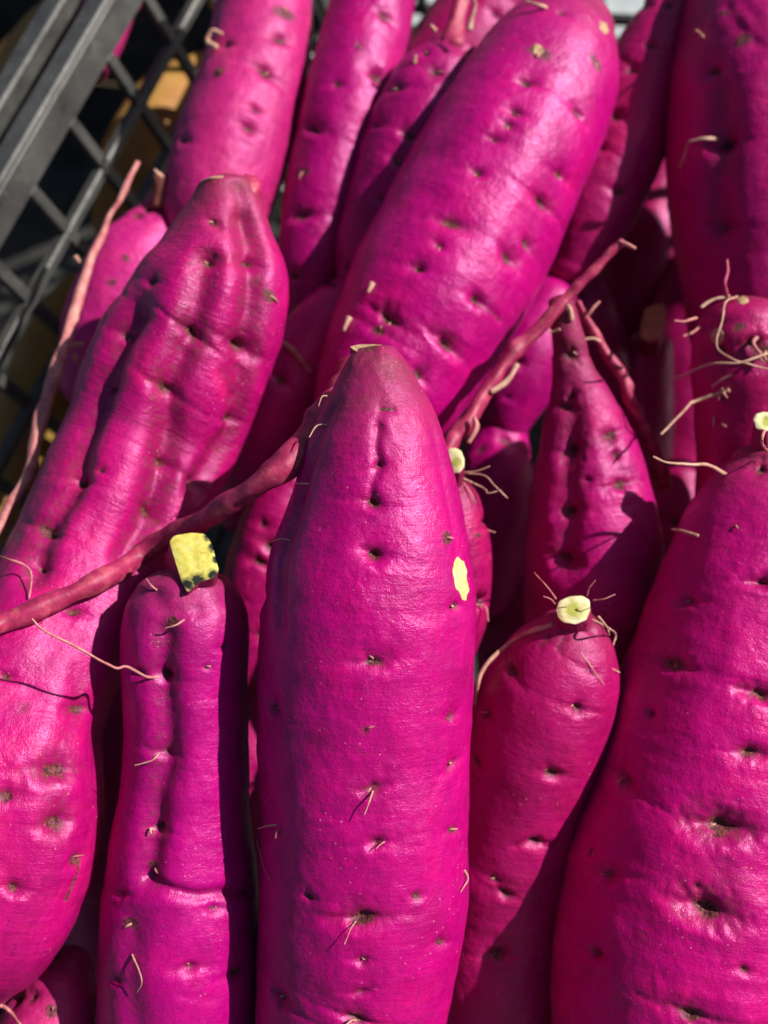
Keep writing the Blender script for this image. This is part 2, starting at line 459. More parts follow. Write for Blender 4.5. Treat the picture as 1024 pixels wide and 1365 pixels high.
    for nm, q in (('dirt', dirt), ('tip', tipm), ('pit', pitm)):
        at = me.attributes.new(nm, 'FLOAT', 'POINT'); at.data.foreach_set('value', ext(q, q[0], q[-1]).astype(np.float32))
    at = me.attributes.new('tc', 'FLOAT_VECTOR', 'POINT')
    at.data.foreach_set('vector', np.vstack([tc, tc[0], tc[-1]]).astype(np.float32).reshape(-1))
    me.materials.append(mat)
    b = bpy.data.objects.new('skin', me); C.objects.link(b); b.parent = e
    tr_ = np.random.default_rng(seed+900); v_ = tr_.uniform(0.86, 1.06)
    b.color = (v_*tr_.uniform(0.97, 1.04), v_, v_*tr_.uniform(0.90, 1.06), 1)
    o.body = b; o.V = Vw; o.N = Nf; o.T = Tf; o.Th = Th; o.hits = hits; o.front = idxf; o.seed = seed
    o.px = px_of(Vw)
    o.bvh = None; o.faces = faces; o.tri = tri; o.Vall = Vall
    return o
UPW = np.array([0, 0, 1.0])

def ray(o, px, py):
    """point of the root's own surface seen at a photo pixel (or None), with its normal"""
    if o.bvh is None:
        o.bvh = BVHTree.FromPolygons([tuple(v) for v in o.Vall], [tuple(f) for f in o.faces])
    dr = W(px, py, 30.0)-CAMPOS; dr /= np.linalg.norm(dr)
    h = o.bvh.ray_cast(Vector(CAMPOS), Vector(dr))
    if h[0] is None: return None, None, dr
    nn = np.array(h[1])
    if nn@dr > 0: nn = -nn
    return np.array(h[0]), nn, dr

HAIRN = [0]
def rootlet(o, path, r0=0.035, r1=0.012, mat=None, wob=0.03, name='rootlet'):
    """path rows: x, y, lift(cm) -- a thin root leaving the surface of o"""
    HAIRN[0] += 1
    pts = []; last = None
    for k, (px, py, lift) in enumerate(path):
        p, nn, dr = ray(o, px, py)
        if p is None:
            d = last if last is not None else float(o.px[2].min())
            q = W(px, py, d-lift)
        else:
            q = p+nn*lift/100
            c = (p-CAMPOS)*100 @ B; last = -c[2]
        pts.append(q)
    t = np.linspace(0, 1, len(pts))
    ctrl = np.hstack([np.array(pts), ((r0*(1-t)+r1*t)/100)[:, None]])
    return tube(name, ctrl, mat or M_HAIR, o.root, seg=7, seed=HAIRN[0], rough=0.2, wob=wob/100)

def stubs(o, prob=0.6):
    """short broken rootlets in some of the pits"""
    r = np.random.default_rng(o.seed+500)
    for k, sz in o.hits:
        if r.random() > prob: continue
        HAIRN[0] += 1
        c = o.V[k]; nn = o.N[k]; tn = o.T[k]; ta = o.Th[k]
        a = r.uniform(0, 2*math.pi); L = r.uniform(0.22, 0.5)/100*min(1.2, sz)
        dirv = ta*math.cos(a)+tn*math.sin(a)*0.8
        p0 = c-nn*0.0008; p1 = c+nn*0.0007+dirv*L*0.4; p2 = c+nn*0.0011+dirv*L+tn*L*0.2
        rr = r.uniform(0.022, 0.042)/100
        tube('rootlet', [[*p0, rr*1.1], [*p1, rr], [*p2, rr*0.45]], M_HAIR if r.random() < 0.65 else M_HAIRP, o.root, seg=6, n=9, seed=HAIRN[0], rough=0.25)

def patch(o, name, poly, mat, lift=0.012, res=26):
    """a patch of another surface lying on the skin; poly in photo pixels"""
    poly = np.array(poly, float); c = poly.mean(0)
    K = len(poly); rings = 6; verts = []; faces = []
    p, nn, _ = ray(o, *c)
    if p is None:
        k = o.front[np.argmin((o.px[0][o.front]-c[0])**2+(o.px[1][o.front]-c[1])**2)]; p, nn = o.V[k], o.N[k]
    verts.append(p+nn*lift*1.6/100)
    per = []
    nb = 72
    pc = np.vstack([poly, poly[:1]])
    s = np.concatenate([[0], np.cumsum(np.linalg.norm(np.diff(pc, axis=0), axis=1))])
    u = np.linspace(0, s[-1], nb, endpoint=False)
    bx = np.interp(u, s, pc[:, 0]); by = np.interp(u, s, pc[:, 1])
    jit = 0.10*vnoise(np.stack([np.cos(np.arange(nb)/nb*6.283)*3.2+c[0], np.sin(np.arange(nb)/nb*6.283)*3.2, np.zeros(nb)], 1), 5)
    for r in range(1, rings+1):
        f = r/rings
        for j in range(nb):
            q = c+(np.array([bx[j], by[j]])-c)*f*(1+jit[j])
            pp, n2, _ = ray(o, *q)
            if pp is None: pp, n2 = p, nn
            lf = lift*1.4 if r < rings else -lift*0.8
            verts.append(pp+n2*lf/100)
    for j in range(nb):
        faces.append([0, 1+j, 1+(j+1) % nb])
    for r in range(rings-1):
        for j in range(nb):
            a = 1+r*nb+j; b = 1+r*nb+(j+1) % nb
            faces.append([a, a+nb, b+nb, b])
    return child(name, verts, faces, mat, o.root)

def cut_stem(o, poly, depth, back, skinmat, fleshmat, dark=(), tilt=(0.0, 0.0), dome=0.04, shrink=1.25):
    """a sawn stem: side wall running from the flesh face back (x,y px, cm) into the root; the face is a sub-part.
    tilt: cm of extra depth per 100 px in x and y"""
    poly = np.array(poly, float); c = poly.mean(0)
    nb = 84; pc = np.vstack([poly, poly[:1]])
    s = np.concatenate([[0], np.cumsum(np.linalg.norm(np.diff(pc, axis=0), axis=1))])
    u = np.linspace(0, s[-1], nb, endpoint=False)
    P = np.stack([np.interp(u, s, pc[:, 0]), np.interp(u, s, pc[:, 1])], 1)
    P = (P+np.roll(P, 1, 0)+np.roll(P, -1, 0))/3
    dep = lambda q: depth+tilt[0]*(q[..., 0]-c[0])/100+tilt[1]*(q[..., 1]-c[1])/100
    # side
    verts = []; K = 8
    rj = np.random.default_rng(int(c[1]))
    for k in range(K+1):
        f = k/K
        q = c+(P-c)*(1+(shrink-1)*f**1.5)+np.array(back[:2])*f
        q = q+rj.normal(0, 0.35, q.shape)*(1 if k else 0)
        verts.append(W(q[:, 0], q[:, 1], dep(P)+back[2]*f))
    V = np.vstack(verts)
    side = child('cut_stem', V, grid_faces(K+1, nb)[:, ::-1].tolist(), skinmat, o.root)
    me = side.data
    for nm in ('dirt', 'tip', 'pit'):
        at = me.attributes.new(nm, 'FLOAT', 'POINT'); at.data.foreach_set('value', np.full(len(V), 0.55 if nm == 'tip' else 0.0, np.float32))
    at = me.attributes.new('tc', 'FLOAT_VECTOR', 'POINT'); at.data.foreach_set('vector', (V*100).astype(np.float32).reshape(-1))
    # face
    rings = 26; fv = []; fq = []
    for r in range(rings, 0, -1):
        f = r/rings
        q = c+(P-c)*f
        dd = dep(q)-dome*(1-f**6)+0.012*vnoise(np.stack([q[:, 0]*0.12, q[:, 1]*0.16, q[:, 0]*0], 1), 3)*(f < 0.99)
        fv.append(W(q[:, 0], q[:, 1], dd)); fq.append(q)
    fv.append(W(c[None, 0], c[None, 1], dep(c[None])-dome)); fq.append(c[None])
    FV = np.vstack(fv); FQ = np.vstack(fq)
    ff = grid_faces(rings, nb)[:, ::-1].tolist()+[[(rings-1)*nb+(j+1) % nb, (rings-1)*nb+j, rings*nb] for j in range(nb)]
    fo = child('cut_face', FV, ff, fleshmat, side)
    dk = np.zeros(len(FQ))
    for dx, dy, dr in dark:
        dk = np.maximum(dk, np.exp(-((FQ-np.array([dx, dy]))**2).sum(1)/dr**2)*1.2)
    at = fo.data.attributes.new('dirt', 'FLOAT', 'POINT'); at.data.foreach_set('value', dk.astype(np.float32))
    return side

# ------------------------------------------------------------------ crates, table
def box(V, Fc, x0, x1, y0, y1, z0, z1, bev=0.0):
    """chamfered bar, cm"""
    b = bev; k = len(V)
    lo = np.array([x0, y0, z0]); hi = np.array([x1, y1, z1])
    pts = []
    for sx in (0, 1):
        for sy in (0, 1):
            for sz in (0, 1):
                c = np.array([hi[0] if sx else lo[0], hi[1] if sy else lo[1], hi[2] if sz else lo[2]], float)
                sg = np.array([-1 if sx else 1, -1 if sy else 1, -1 if sz else 1])*b
                for ax in range(3):
                    q = c+sg; q[ax] = c[ax]; pts.append(q)
    V.extend(pts)
    I = lambda sx, sy, sz, ax: k+((sx*2+sy)*2+sz)*3+ax
    for ax in range(3):
        for s in (0, 1):
            o = [a for a in range(3) if a != ax]
            def g(a, b_):
                t = [0, 0, 0]; t[ax] = s; t[o[0]] = a; t[o[1]] = b_; return I(*t, ax)
            q = [g(0, 0), g(1, 0), g(1, 1), g(0, 1)]
            if (s == 1) == (ax == 1): q = q[::-1]
            Fc.append(q)
    for ax in range(3):                      # edge chamfers, edges running along ax
        o = [a for a in range(3) if a != ax]
        for a in (0, 1):
            for b_ in (0, 1):
                t0 = [0, 0, 0]; t0[o[0]] = a; t0[o[1]] = b_; t1 = t0[:]; t1[ax] = 1
                q = [I(*t0, o[0]), I(*t1, o[0]), I(*t1, o[1]), I(*t0, o[1])]
                Fc.append(q)
    for sx in (0, 1):
        for sy in (0, 1):
            for sz in (0, 1): Fc.append([I(sx, sy, sz, 0), I(sx, sy, sz, 1), I(sx, sy, sz, 2)])

def bar(name, parent, mat, x0, x1, y0, y1, z0, z1, bev=0.06):
    V = []; f = []
    box(V, f, x0, x1, y0, y1, z0, z1, bev)
    o = child(name, np.array(V)/100, f, mat, parent, smooth=False)
    import bmesh
    bm = bmesh.new(); bm.from_mesh(o.data); bmesh.ops.recalc_face_normals(bm, faces=bm.faces); bm.to_mesh(o.data); bm.free()
    return o

def crate(label, x0, x1, y0, y1, rows, mat, walls=('a', 'b', 'c', 'd'), z1=RIM, flange=1.05, cell=3.35, yoff=-0.4, panels=False):
    e = thing('plastic_crate', label, 'crate', (x0/100, y0/100, 0))
    t = 0.28
    def wall(axis, at, out, lo, hi):
        # 'at' inner plane, out = direction of the outside (+-1)
        def put(name, a0, a1, n0, n1, z0, z1_, bev=0.06):
            n0, n1 = sorted((at+out*n0, at+out*n1))
            if axis == 'x': return bar(name, e, mat, n0, n1, a0, a1, z0, z1_, bev)
            return bar(name, e, mat, a0, a1, n0, n1, z0, z1_, bev)
        put('rim_flange', lo, hi, 0.0, flange, z1-0.30, z1, 0.11)
        if panels:
            put('rim_band', lo, hi, 0.05, 0.05+t, z1-1.62, z1-0.305, 0.05)
            for k in range(2):
                a = lo+1+k*(hi-lo-2.8)
                put('corner_post', a, a+0.8, 0.03, 0.5, 0.5, z1-1.625, 0.06)
            return
        put('rim_band', lo, hi, 0.05, 0.05+t, z1-1.62, z1-0.305, 0.05)
        zs = [z1-r for r in rows]
        for z in zs:
            put('lattice_rail', lo, hi, -0.02, 0.50, z-0.23, z+0.23, 0.08)
        k0 = math.ceil((lo-yoff)/cell); k1 = math.floor((hi-yoff)/cell)
        tops = [z1-1.625]+[z-0.175 for z in zs]
        bots = [z+0.175 for z in zs]+[0.5]
        for k in range(k0, k1+1):
            a = yoff+k*cell
            put('lattice_post', a-0.26, a+0.26, 0.03, 0.42, 0.5, z1-1.50, 0.06)
        put('foot_rail', lo, hi, 0.0, 0.6, 0.05, 0.9, 0.08)
    if panels:
        bar('side_panel', e, mat, x0-0.5, x0, y0, y1, 0.5, z1-0.3); bar('side_panel', e, mat, x0+0.01, x1, y1, y1+0.5, 0.5, z1-0.3); bar('side_panel', e, mat, x0+0.01, x1, y0-0.5, y0, 0.5, z1-0.3)
    if 'a' in walls: wall('x', x0, -1, y0, y1)
    if 'b' in walls: wall('x', x1, 1, y0, y1)
    if 'c' in walls: wall('y', y1, 1, x0, x1)
    if 'd' in walls: wall('y', y0, -1, x0, x1)
    bar('floor_panel', e, mat, x0+0.1, x1-0.1, y0+0.1, y1-0.1, 0.1, 0.5, 0.05)
    return e

ROWS = (4.2, 7.0, 9.8, 12.6, 15.4, 18.2)
crate('black plastic lattice crate holding the heap of magenta sweet potatoes', 0, 60, -38, 20, ROWS, M_CRATE)
crate('dark plastic crate of tan sweet potatoes beside the magenta ones', -40, -2.95, -38, 20, (3.7,), M_CRATE, walls=('b',), z1=RIM+0.2, panels=True)

tv = np.array([[-3, -3, 0], [3, -3, 0], [3, 3, 0], [-3, 3, 0]], float)
tbl = mesh_obj('table_top', np.vstack([tv, tv-[0, 0, 0.03]]), [[0, 1, 2, 3], [7, 6, 5, 4], [0, 4, 5, 1], [1, 5, 6, 2], [2, 6, 7, 3], [3, 7, 4, 0]], M_TABLE, smooth=False)
tbl['kind'] = 'structure'

# pale tray behind the crate
tr = thing('plastic_tray', 'pale plastic tray standing behind the crate', 'tray', (0.08, 0.22, 0))
bar('tray_base', tr, M_TRAY, -2, 34, 21.5, 40, 0.1, 4.0, 0.2)
bar('tray_rim', tr, M_TRAY, -2.3, 34.3, 22.3, 23.6, 4.05, 5.2, 0.15)

# ------------------------------------------------------------------ sweet potatoes
P = {}
P['center'] = potato('stout upright sweet potato with flat cut tip and small peeled yellow patch', [
    (497, 464, 30, 30.41), (500, 492, 46, 30.49), (502, 525, 64, 30.59), (503, 565, 84, 30.70), (502, 625, 102, 30.88), (500, 700, 123, 31.10), (494, 765, 138, 31.23),
    (490, 830, 143, 31.36), (488, 910, 143, 31.52), (486, 1000, 141, 31.70), (487, 1100, 139, 31.84), (484, 1200, 138, 31.97), (474, 1300, 132, 32.11),
    (466, 1380, 126, 32.26), (458, 1480, 108, 32.69), (450, 1580, 70, 33.11)], SK_MAG, ends=(0.10, 0.9), h=0.07, seed=3, lump=0.02, tip=(3.0, 2.0),
    pits=[(498, 740, 1.15), (498, 884, 1.05), (487, 973, 0.75, 0.5), (603, 957, 0.7), (607, 1020, 0.7, 0.6), (497, 1052, 0.85, 0.3), (605, 1106, 0.65), (411, 1197, 0.6, 1.1),
          (557, 1195, 0.6, 1.1), (481, 1226, 1.25), (592, 1258, 0.8), (372, 1330, 1.0, 0.3), (475, 1362, 1.1), (596, 719, 0.6, 1.2), (608, 810, 0.6), (376, 800, 0.9, 0.2),
          (362, 945, 0.8, 0.3), (503, 1127, 0.7, 0.3), (498, 672, 0.7), (505, 622, 0.6, 0.6), (372, 1105, 0.6, 0.2), (483, 1283, 0.5, 0.2), (484, 1322, 0.6, 0.2)],
    grooves=[([(504, 570), (501, 598), (505, 622), (496, 648), (497, 674)], 0.13, 0.10, 0.35), ([(506, 540), (503, 570)], 0.2, 0.05),
             ([(442, 545), (408, 630), (388, 700), (374, 760), (372, 830)], 0.30, 0.16), ([(574, 560), (590, 630), (604, 700), (612, 750)], 0.20, 0.06),
             ([(508, 547), (524, 545)], 0.10, 0.07, 1.3), ([(420, 1132), (498, 1126), (560, 1130)], 0.12, 0.015), ([(400, 1230), (470, 1226), (520, 1228)], 0.12, 0.02)])
P['stubleft'] = potato('sweet potato topped by a squarish yellow cut stem with blackened edge', [
    (248, 782, 66, 31.90), (248, 806, 79, 31.96), (247, 850, 85, 32.06), (247, 910, 84, 32.19), (248, 980, 83, 32.35), (246, 1060, 86, 32.50), (243, 1130, 94, 32.62), (243, 1175, 99, 32.69), (240, 1215, 104, 32.76),
    (238, 1300, 106, 32.90), (236, 1400, 100, 33.35), (235, 1500, 80, 33.80)], SK_MAG, ends=(0.42, 0.9), h=0.085, seed=8, lump=0.03, tip=(2.2, 0),
    pits=[(214, 903, 1.0), (212, 1004, 0.9, 0.5), (204, 1107, 0.8), (200, 1164, 0.7), (172, 1232, 0.8), (158, 1193, 0.7, 0.5), (255, 1294, 0.8, 0.6), (180, 898, 0.9, 0.2), (152, 1307, 0.8, 0.3), (321, 1298, 0.8), (230, 830, 0.7), (303, 862, 0.6), (275, 890, 0.35), (287, 1212, 0.8, 0.5)],
    grooves=[([(218, 850), (216, 905), (222, 1000), (210, 1060), (205, 1110), (196, 1165)], 0.42, 0.32), ([(192, 1172), (225, 1186), (262, 1193), (300, 1193), (335, 1190)], 0.16, 0.20), ([(180, 1235), (172, 1300), (178, 1360)], 0.4, 0.12),
             ([(205, 790), (222, 815), (262, 812)], 0.25, 0.10), ([(262, 820), (300, 803)], 0.18, 0.07), ([(230, 1298), (290, 1290)], 0.12, 0.04), ([(240, 1330), (290, 1332)], 0.12, 0.04)])
P['wrinkled'] = potato('long wrinkled sweet potato with deep furrows beneath a thick trailing root', [
    (300, 246, 38, 35.20), (302, 272, 50, 35.31), (299, 308, 68, 35.47), (294, 362, 96, 35.70), (272, 430, 110, 36.00), (241, 500, 116, 36.23), (206, 580, 113, 36.50), (173, 650, 111, 35.99), (134, 730, 110, 35.40),
    (90, 812, 110, 34.40), (48, 890, 110, 33.40), (24, 960, 112, 32.70), (12, 1040, 126, 32.20), (-2, 1120, 135, 32.25), (-28, 1200, 128, 32.30), (-62, 1275, 92, 33.00)], SK_WRK, ends=(0.35, 0.8), h=0.08, seed=12, lump=0.035, tip=(2.6, 0), wave=0.04,
    pits=[(283, 295, 0.7), (271, 353, 0.9), (338, 353, 1.0), (363, 394, 0.7), (250, 443, 1.0), (201, 375, 0.6), (156, 443, 0.8), (326, 468, 1.4, 1.2), (216, 517, 1.3), (139, 515, 0.8), (314, 564, 0.8), (219, 615, 1.1), (265, 646, 0.9), (135, 626, 0.5),
          (98, 636, 1.1), (201, 681, 1.0), (53, 699, 1.1, 1.2), (45, 749, 0.9), (100, 816, 0.9), (79, 1026, 1.2), (79, 1096, 1.1), (110, 944, 1.0), (31, 944, 0.8, 0.4), (6, 1065, 0.9), (18, 1186, 1.0), (104, 1149, 0.9, 1.1), (6, 903, 0.7)],
    grooves=[([(272, 350), (252, 440), (222, 515), (222, 560), (219, 615), (203, 680), (170, 740)], 0.50, 0.40), ([(180, 420), (160, 455), (139, 520), (112, 590), (96, 645), (58, 705), (44, 760)], 0.50, 0.38),
             ([(325, 300), (338, 355), (336, 410), (328, 470), (318, 560), (290, 610), (266, 650)], 0.45, 0.38), ([(318, 250), (330, 285), (345, 330)], 0.30, 0.14), ([(300, 500), (318, 535)], 0.25, 0.08),
             ([(112, 900), (100, 950), (80, 1020), (76, 1100)], 0.45, 0.10), ([(90, 1200), (110, 1150)], 0.2, 0.05, 0.8), ([(345, 480), (362, 520)], 0.3, 0.08)])
P['diagonal'] = potato('large smooth slanting sweet potato with brownish rounded top', [
    (763, 32, 58, 40.6), (752, 52, 76, 40.4), (735, 88, 94, 40.2), (712, 135, 105, 40.0), (680, 198, 112, 39.7), (645, 268, 116, 39.4), (608, 340, 118, 39.1), (572, 410, 116, 38.8), (540, 472, 110, 38.6), (514, 525, 98, 38.4), (490, 572, 80, 38.2)], SK_MAG, ends=(0.55, 0.7), h=0.1, seed=17, lump=0.025, tip=(3.2, 0),
    pits=[(749, 18, 0.6), (718, 69, 0.9, 1.2), (703, 107, 1.0), (794, 84, 0.9), (773, 151, 1.0), (684, 148, 0.8), (679, 164, 0.6, 1.2), (660, 184, 0.7, 0.5), (635, 226, 0.9), (750, 234, 1.0), (728, 272, 1.3), (703, 325, 0.8), (600, 295, 1.1), (680, 345, 1.4), (558, 355, 0.9), (584, 325, 0.5),
          (638, 400, 1.2), (518, 421, 1.3), (502, 437, 1.0), (597, 460, 1.2), (560, 500, 0.9)],
    grooves=[([(640, 400), (655, 415), (668, 428)], 0.14, 0.08, 0.6), ([(715, 70), (700, 130), (660, 190)], 0.6, 0.05)])
P['crateside'] = potato('rosy sweet potato leaning beside the crate lattice behind the wrinkled one', [
    (356, -50, 62, 44.0), (355, 0, 66, 43.6), (346, 60, 69, 43.2), (334, 120, 72, 42.8), (316, 180, 76, 42.4), (298, 235, 76, 42.2), (285, 290, 70, 42.2), (275, 340, 50, 42.3)], SK_PNK, ends=(0.8, 0.8), h=0.11, seed=22, lump=0.03,
    pits=[(375, 53, 1.2), (353, 96, 1.2), (340, 148, 0.8, 0.5), (332, 170, 1.0, 0.6), (379, 18, 0.9), (291, 96, 0.8), (243, 187, 0.8), (300, 60, 0.8)])
P['paleleft'] = potato('pink sweet potato with a brown stub, tucked between crate lattice and wrinkled one', [
    (214, 268, 20, 42.0), (205, 300, 40, 42.0), (185, 345, 58, 42.0), (160, 400, 62, 42.0), (138, 455, 58, 42.2), (120, 510, 40, 42.5)], SK_PNK, ends=(0.5, 0.9), h=0.11, seed=25, lump=0.03, pits=[(168, 345, 0.7), (150, 375, 0.7)])
P['narrowback'] = potato('slim sweet potato between the rosy one and the knob-stemmed one', [
    (506, -55, 50, 43.40), (498, 0, 55, 43.10), (482, 70, 60, 42.80), (462, 150, 62, 42.50), (442, 230, 58, 42.30), (424, 310, 52, 42.20), (412, 380, 40, 42.20), (405, 430, 22, 42.20)], SK_MAG, ends=(0.8, 0.8), h=0.11, seed=29, lump=0.03,
    pits=[(513, 20, 1.0), (505, 102, 1.0), (449, 112, 0.9), (416, 168, 1.0), (403, 229, 0.9), (401, 284, 1.1), (480, 60, 0.5)])
P['knobstem'] = potato('sweet potato with a knobbly brown stem on its bumpy crown', [
    (602, 76, 40, 41.50), (595, 94, 54, 41.50), (580, 125, 64, 41.50), (560, 175, 70, 41.40), (538, 235, 70, 41.30), (515, 295, 62, 41.30), (495, 345, 52, 41.30), (480, 400, 30, 41.40)], SK_MAG, ends=(0.7, 0.9), h=0.1, seed=33, lump=0.04, tip=(1.4, 0),
    pits=[(579, 94, 1.0), (546, 178, 1.1), (530, 213, 0.9), (515, 267, 1.0), (584, 188, 0.9), (497, 322, 0.8), (525, 307, 0.9), (528, 117, 0.8), (500, 165, 0.7), (565, 70, 0.6), (622, 105, 0.6)])
P['behindstem'] = potato('shaded sweet potato behind the knobbly stem, partly hidden by the slanting one', [
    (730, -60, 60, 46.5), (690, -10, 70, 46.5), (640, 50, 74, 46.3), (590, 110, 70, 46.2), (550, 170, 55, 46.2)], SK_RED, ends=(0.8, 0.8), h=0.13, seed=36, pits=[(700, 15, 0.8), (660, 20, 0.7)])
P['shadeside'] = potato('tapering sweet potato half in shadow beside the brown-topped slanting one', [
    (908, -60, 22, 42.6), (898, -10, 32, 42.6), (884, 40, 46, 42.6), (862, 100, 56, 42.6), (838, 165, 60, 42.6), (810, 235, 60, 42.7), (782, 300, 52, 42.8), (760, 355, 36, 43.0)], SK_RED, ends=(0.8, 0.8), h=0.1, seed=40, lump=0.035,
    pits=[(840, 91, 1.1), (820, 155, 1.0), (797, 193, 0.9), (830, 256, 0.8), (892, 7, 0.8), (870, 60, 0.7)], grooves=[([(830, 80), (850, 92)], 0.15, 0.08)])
P['topright'] = potato('broad sweet potato with furrowed shaded flank and wrinkled top', [
    (1005, -60, 62, 41.4), (1008, -20, 86, 41.3), (1010, 40, 106, 41.2), (1010, 110, 116, 41.0), (1010, 190, 119, 40.9), (1012, 270, 116, 40.9), (1016, 340, 108, 41.1), (1020, 410, 102, 41.4), (1022, 490, 88, 42.0), (1022, 560, 58, 42.8)], SK_WRK, ends=(0.6, 0.8), h=0.1, seed=44, lump=0.03, tip=(1.6, 0),
    pits=[(949, 94, 1.0), (963, 189, 1.8), (960, 300, 1.2, 0.4), (990, 54, 0.8), (965, 15, 0.6)], grooves=[([(962, 120), (966, 190), (958, 250), (960, 310)], 0.55, 0.22), ([(970, 8), (990, 40), (1015, 60)], 0.2, 0.06), ([(990, 5), (1010, 25)], 0.2, 0.05)])
P['rootytop'] = potato('dark sweet potato whose domed scarred top sprouts many pale rootlets', [
    (992, 424, 58, 36.2), (992, 440, 67, 36.3), (993, 476, 71, 36.6), (996, 520, 72, 37.0), (998, 580, 72, 37.5), (1000, 660, 70, 38.2), (1000, 760, 60, 39)], SK_RED, ends=(0.5, 0.8), h=0.085, seed=48, lump=0.05, tip=(0.7, 0),
    pits=[(1003, 460, 1.0), (1018, 470, 0.8), (965, 530, 0.9, 0.5), (985, 435, 0.5), (955, 470, 0.8)], grooves=[([(940, 478), (985, 482), (1020, 478)], 0.35, 0.16)])
P['bigright'] = potato('big glossy sweet potato with deep pits below a pale cut stem', [
    (1022, 612, 46, 34.10), (1020, 640, 70, 34.12), (1014, 690, 96, 34.17), (1004, 760, 117, 34.23), (990, 840, 132, 34.30), (974, 920, 146, 34.30), (954, 1010, 158, 34.30), (936, 1100, 168, 34.30), (922, 1190, 174, 34.27), (910, 1290, 172, 34.23), (902, 1390, 160, 34.20), (896, 1500, 120, 34.90)], SK_MAG, ends=(0.45, 0.8), h=0.07, seed=52, lump=0.028, tip=(2.0, 0), ringamp=0.008,
    pits=[(895, 882, 1.1), (864, 952, 0.8, 0.3), (1013, 927, 1.2), (1000, 1004, 1.2), (963, 1104, 1.7), (945, 1217, 1.6), (784, 1135, 0.7, 1.2), (807, 1167, 1.1, 0.4), (791, 1271, 1.1, 0.5), (827, 1040, 0.9, 0.3), (922, 1353, 1.3), (995, 1298, 0.6), (855, 1244, 0.7, 0.2), (1014, 628, 0.8), (1018, 777, 1.1, 0.4), (980, 700, 0.6, 0.3), (915, 800, 0.8, 0.2)],
    grooves=[([(985, 918), (1020, 930)], 0.18, 0.10), ([(925, 1105), (962, 1103), (1000, 1112)], 0.28, 0.09), ([(985, 772), (1022, 778)], 0.12, 0.05), ([(905, 1215), (975, 1215)], 0.3, 0.06), ([(960, 1160), (1020, 1165)], 0.5, 0.06)])
P['creamcut'] = potato('short sweet potato with round cream cut stem and tan root scar', [
    (764, 830, 42, 33.20), (759, 852, 62, 33.39), (748, 885, 80, 33.67), (732, 930, 92, 34.07), (712, 990, 95, 34.61), (692, 1060, 92, 35.21), (678, 1130, 94, 35.80), (668, 1200, 96, 36.40), (660, 1290, 98, 36.78), (652, 1390, 92, 37.20), (640, 1480, 60, 37.80)], SK_RED, ends=(0.5, 0.8), h=0.08, seed=57, lump=0.025, tip=(1.5, 0), ringamp=0.009,
    pits=[(680, 893, 0.9), (644, 952, 0.9), (771, 947, 0.9, 0.6), (737, 1033, 0.9), (714, 1126, 0.9), (673, 1194, 0.8), (662, 1278, 1.0), (633, 1015, 0.7), (660, 1174, 0.5)],
    grooves=[([(685, 1128), (714, 1126), (745, 1127)], 0.12, 0.08), ([(752, 850), (745, 870), (785, 895), (800, 900)], 0.12, 0.05, 0.7), ([(735, 845), (720, 862)], 0.12, 0.04, 0.8), ([(645, 1195), (700, 1192)], 0.13, 0.04)])
P['spindle'] = potato('spindle-shaped sweet potato narrowing to a long brown neck', [
    (746, 398, 15, 36.40), (752, 425, 19, 36.61), (759, 462, 24, 36.90), (764, 495, 29, 37.16), (770, 522, 40, 37.27), (777, 560, 55, 37.38), (784, 610, 70, 37.53), (787, 670, 83, 37.71), (789, 735, 91, 37.90), (788, 800, 91, 38.10), (784, 870, 82, 38.31), (778, 950, 60, 38.65), (772, 1020, 30, 39.00)], SK_WRK, ends=(0.3, 0.9), h=0.08, seed=61, lump=0.03, tip=(4.4, 0), ringamp=0.012,
    pits=[(757, 604, 1.4), (749, 544, 1.0), (832, 645, 1.1), (755, 684, 1.2), (749, 746, 1.0), (782, 641, 0.6, 0.4), (819, 579, 1.0), (825, 605, 0.7), (765, 470, 0.4)],
    grooves=[([(762, 560), (757, 605), (756, 685), (750, 750)], 0.45, 0.22), ([(735, 750), (775, 748)], 0.14, 0.06), ([(812, 580), (822, 620)], 0.3, 0.08), ([(715, 645), (760, 650)], 0.12, 0.03)])
P['peeping'] = potato('small sweet potato peeping out behind the stout one, hairy cut stem', [
    (600, 646, 24, 34.6), (602, 668, 38, 34.9), (604, 705, 48, 35.2), (604, 760, 53, 35.6), (600, 820, 50, 36.0), (594, 890, 36, 36.6), (590, 950, 20, 37)], SK_RED, ends=(0.6, 0.9), h=0.085, seed=66, lump=0.02, tip=(1.2, 0), pits=[(640, 714, 0.5), (655, 738, 0.5), (642, 800, 0.6)])
P['between'] = potato('smooth sweet potato wedged between the wrinkled one and the slanting one', [
    (470, 392, 34, 41.2), (440, 432, 48, 41.0), (412, 476, 54, 40.9), (386, 524, 56, 40.8), (360, 576, 54, 40.9), (336, 630, 46, 41.2), (318, 690, 26, 41.6)], SK_MAG, ends=(0.6, 0.9), h=0.1, seed=70, lump=0.02, pits=[(373, 507, 1.1)])
P['underroot'] = potato('shaded sweet potato under the thick trailing root beside the stout one', [
    (392, 640, 36, 38.8), (372, 690, 46, 38.9), (352, 750, 50, 39.2), (335, 820, 48, 39.8), (322, 890, 34, 40.5)], SK_RED, ends=(0.7, 0.9), h=0.12, seed=74, pits=[(350, 700, 0.8)])
P['midgap'] = potato('dark violet sweet potato in the gap left of the spindle-shaped one', [
    (664, 580, 40, 43.20), (662, 612, 52, 43.20), (658, 660, 60, 43.40), (650, 730, 56, 43.80), (645, 800, 40, 44.40)], SK_MAG, ends=(0.6, 0.9), h=0.11, seed=78, pits=[(676, 588, 0.9), (640, 600, 0.7)])
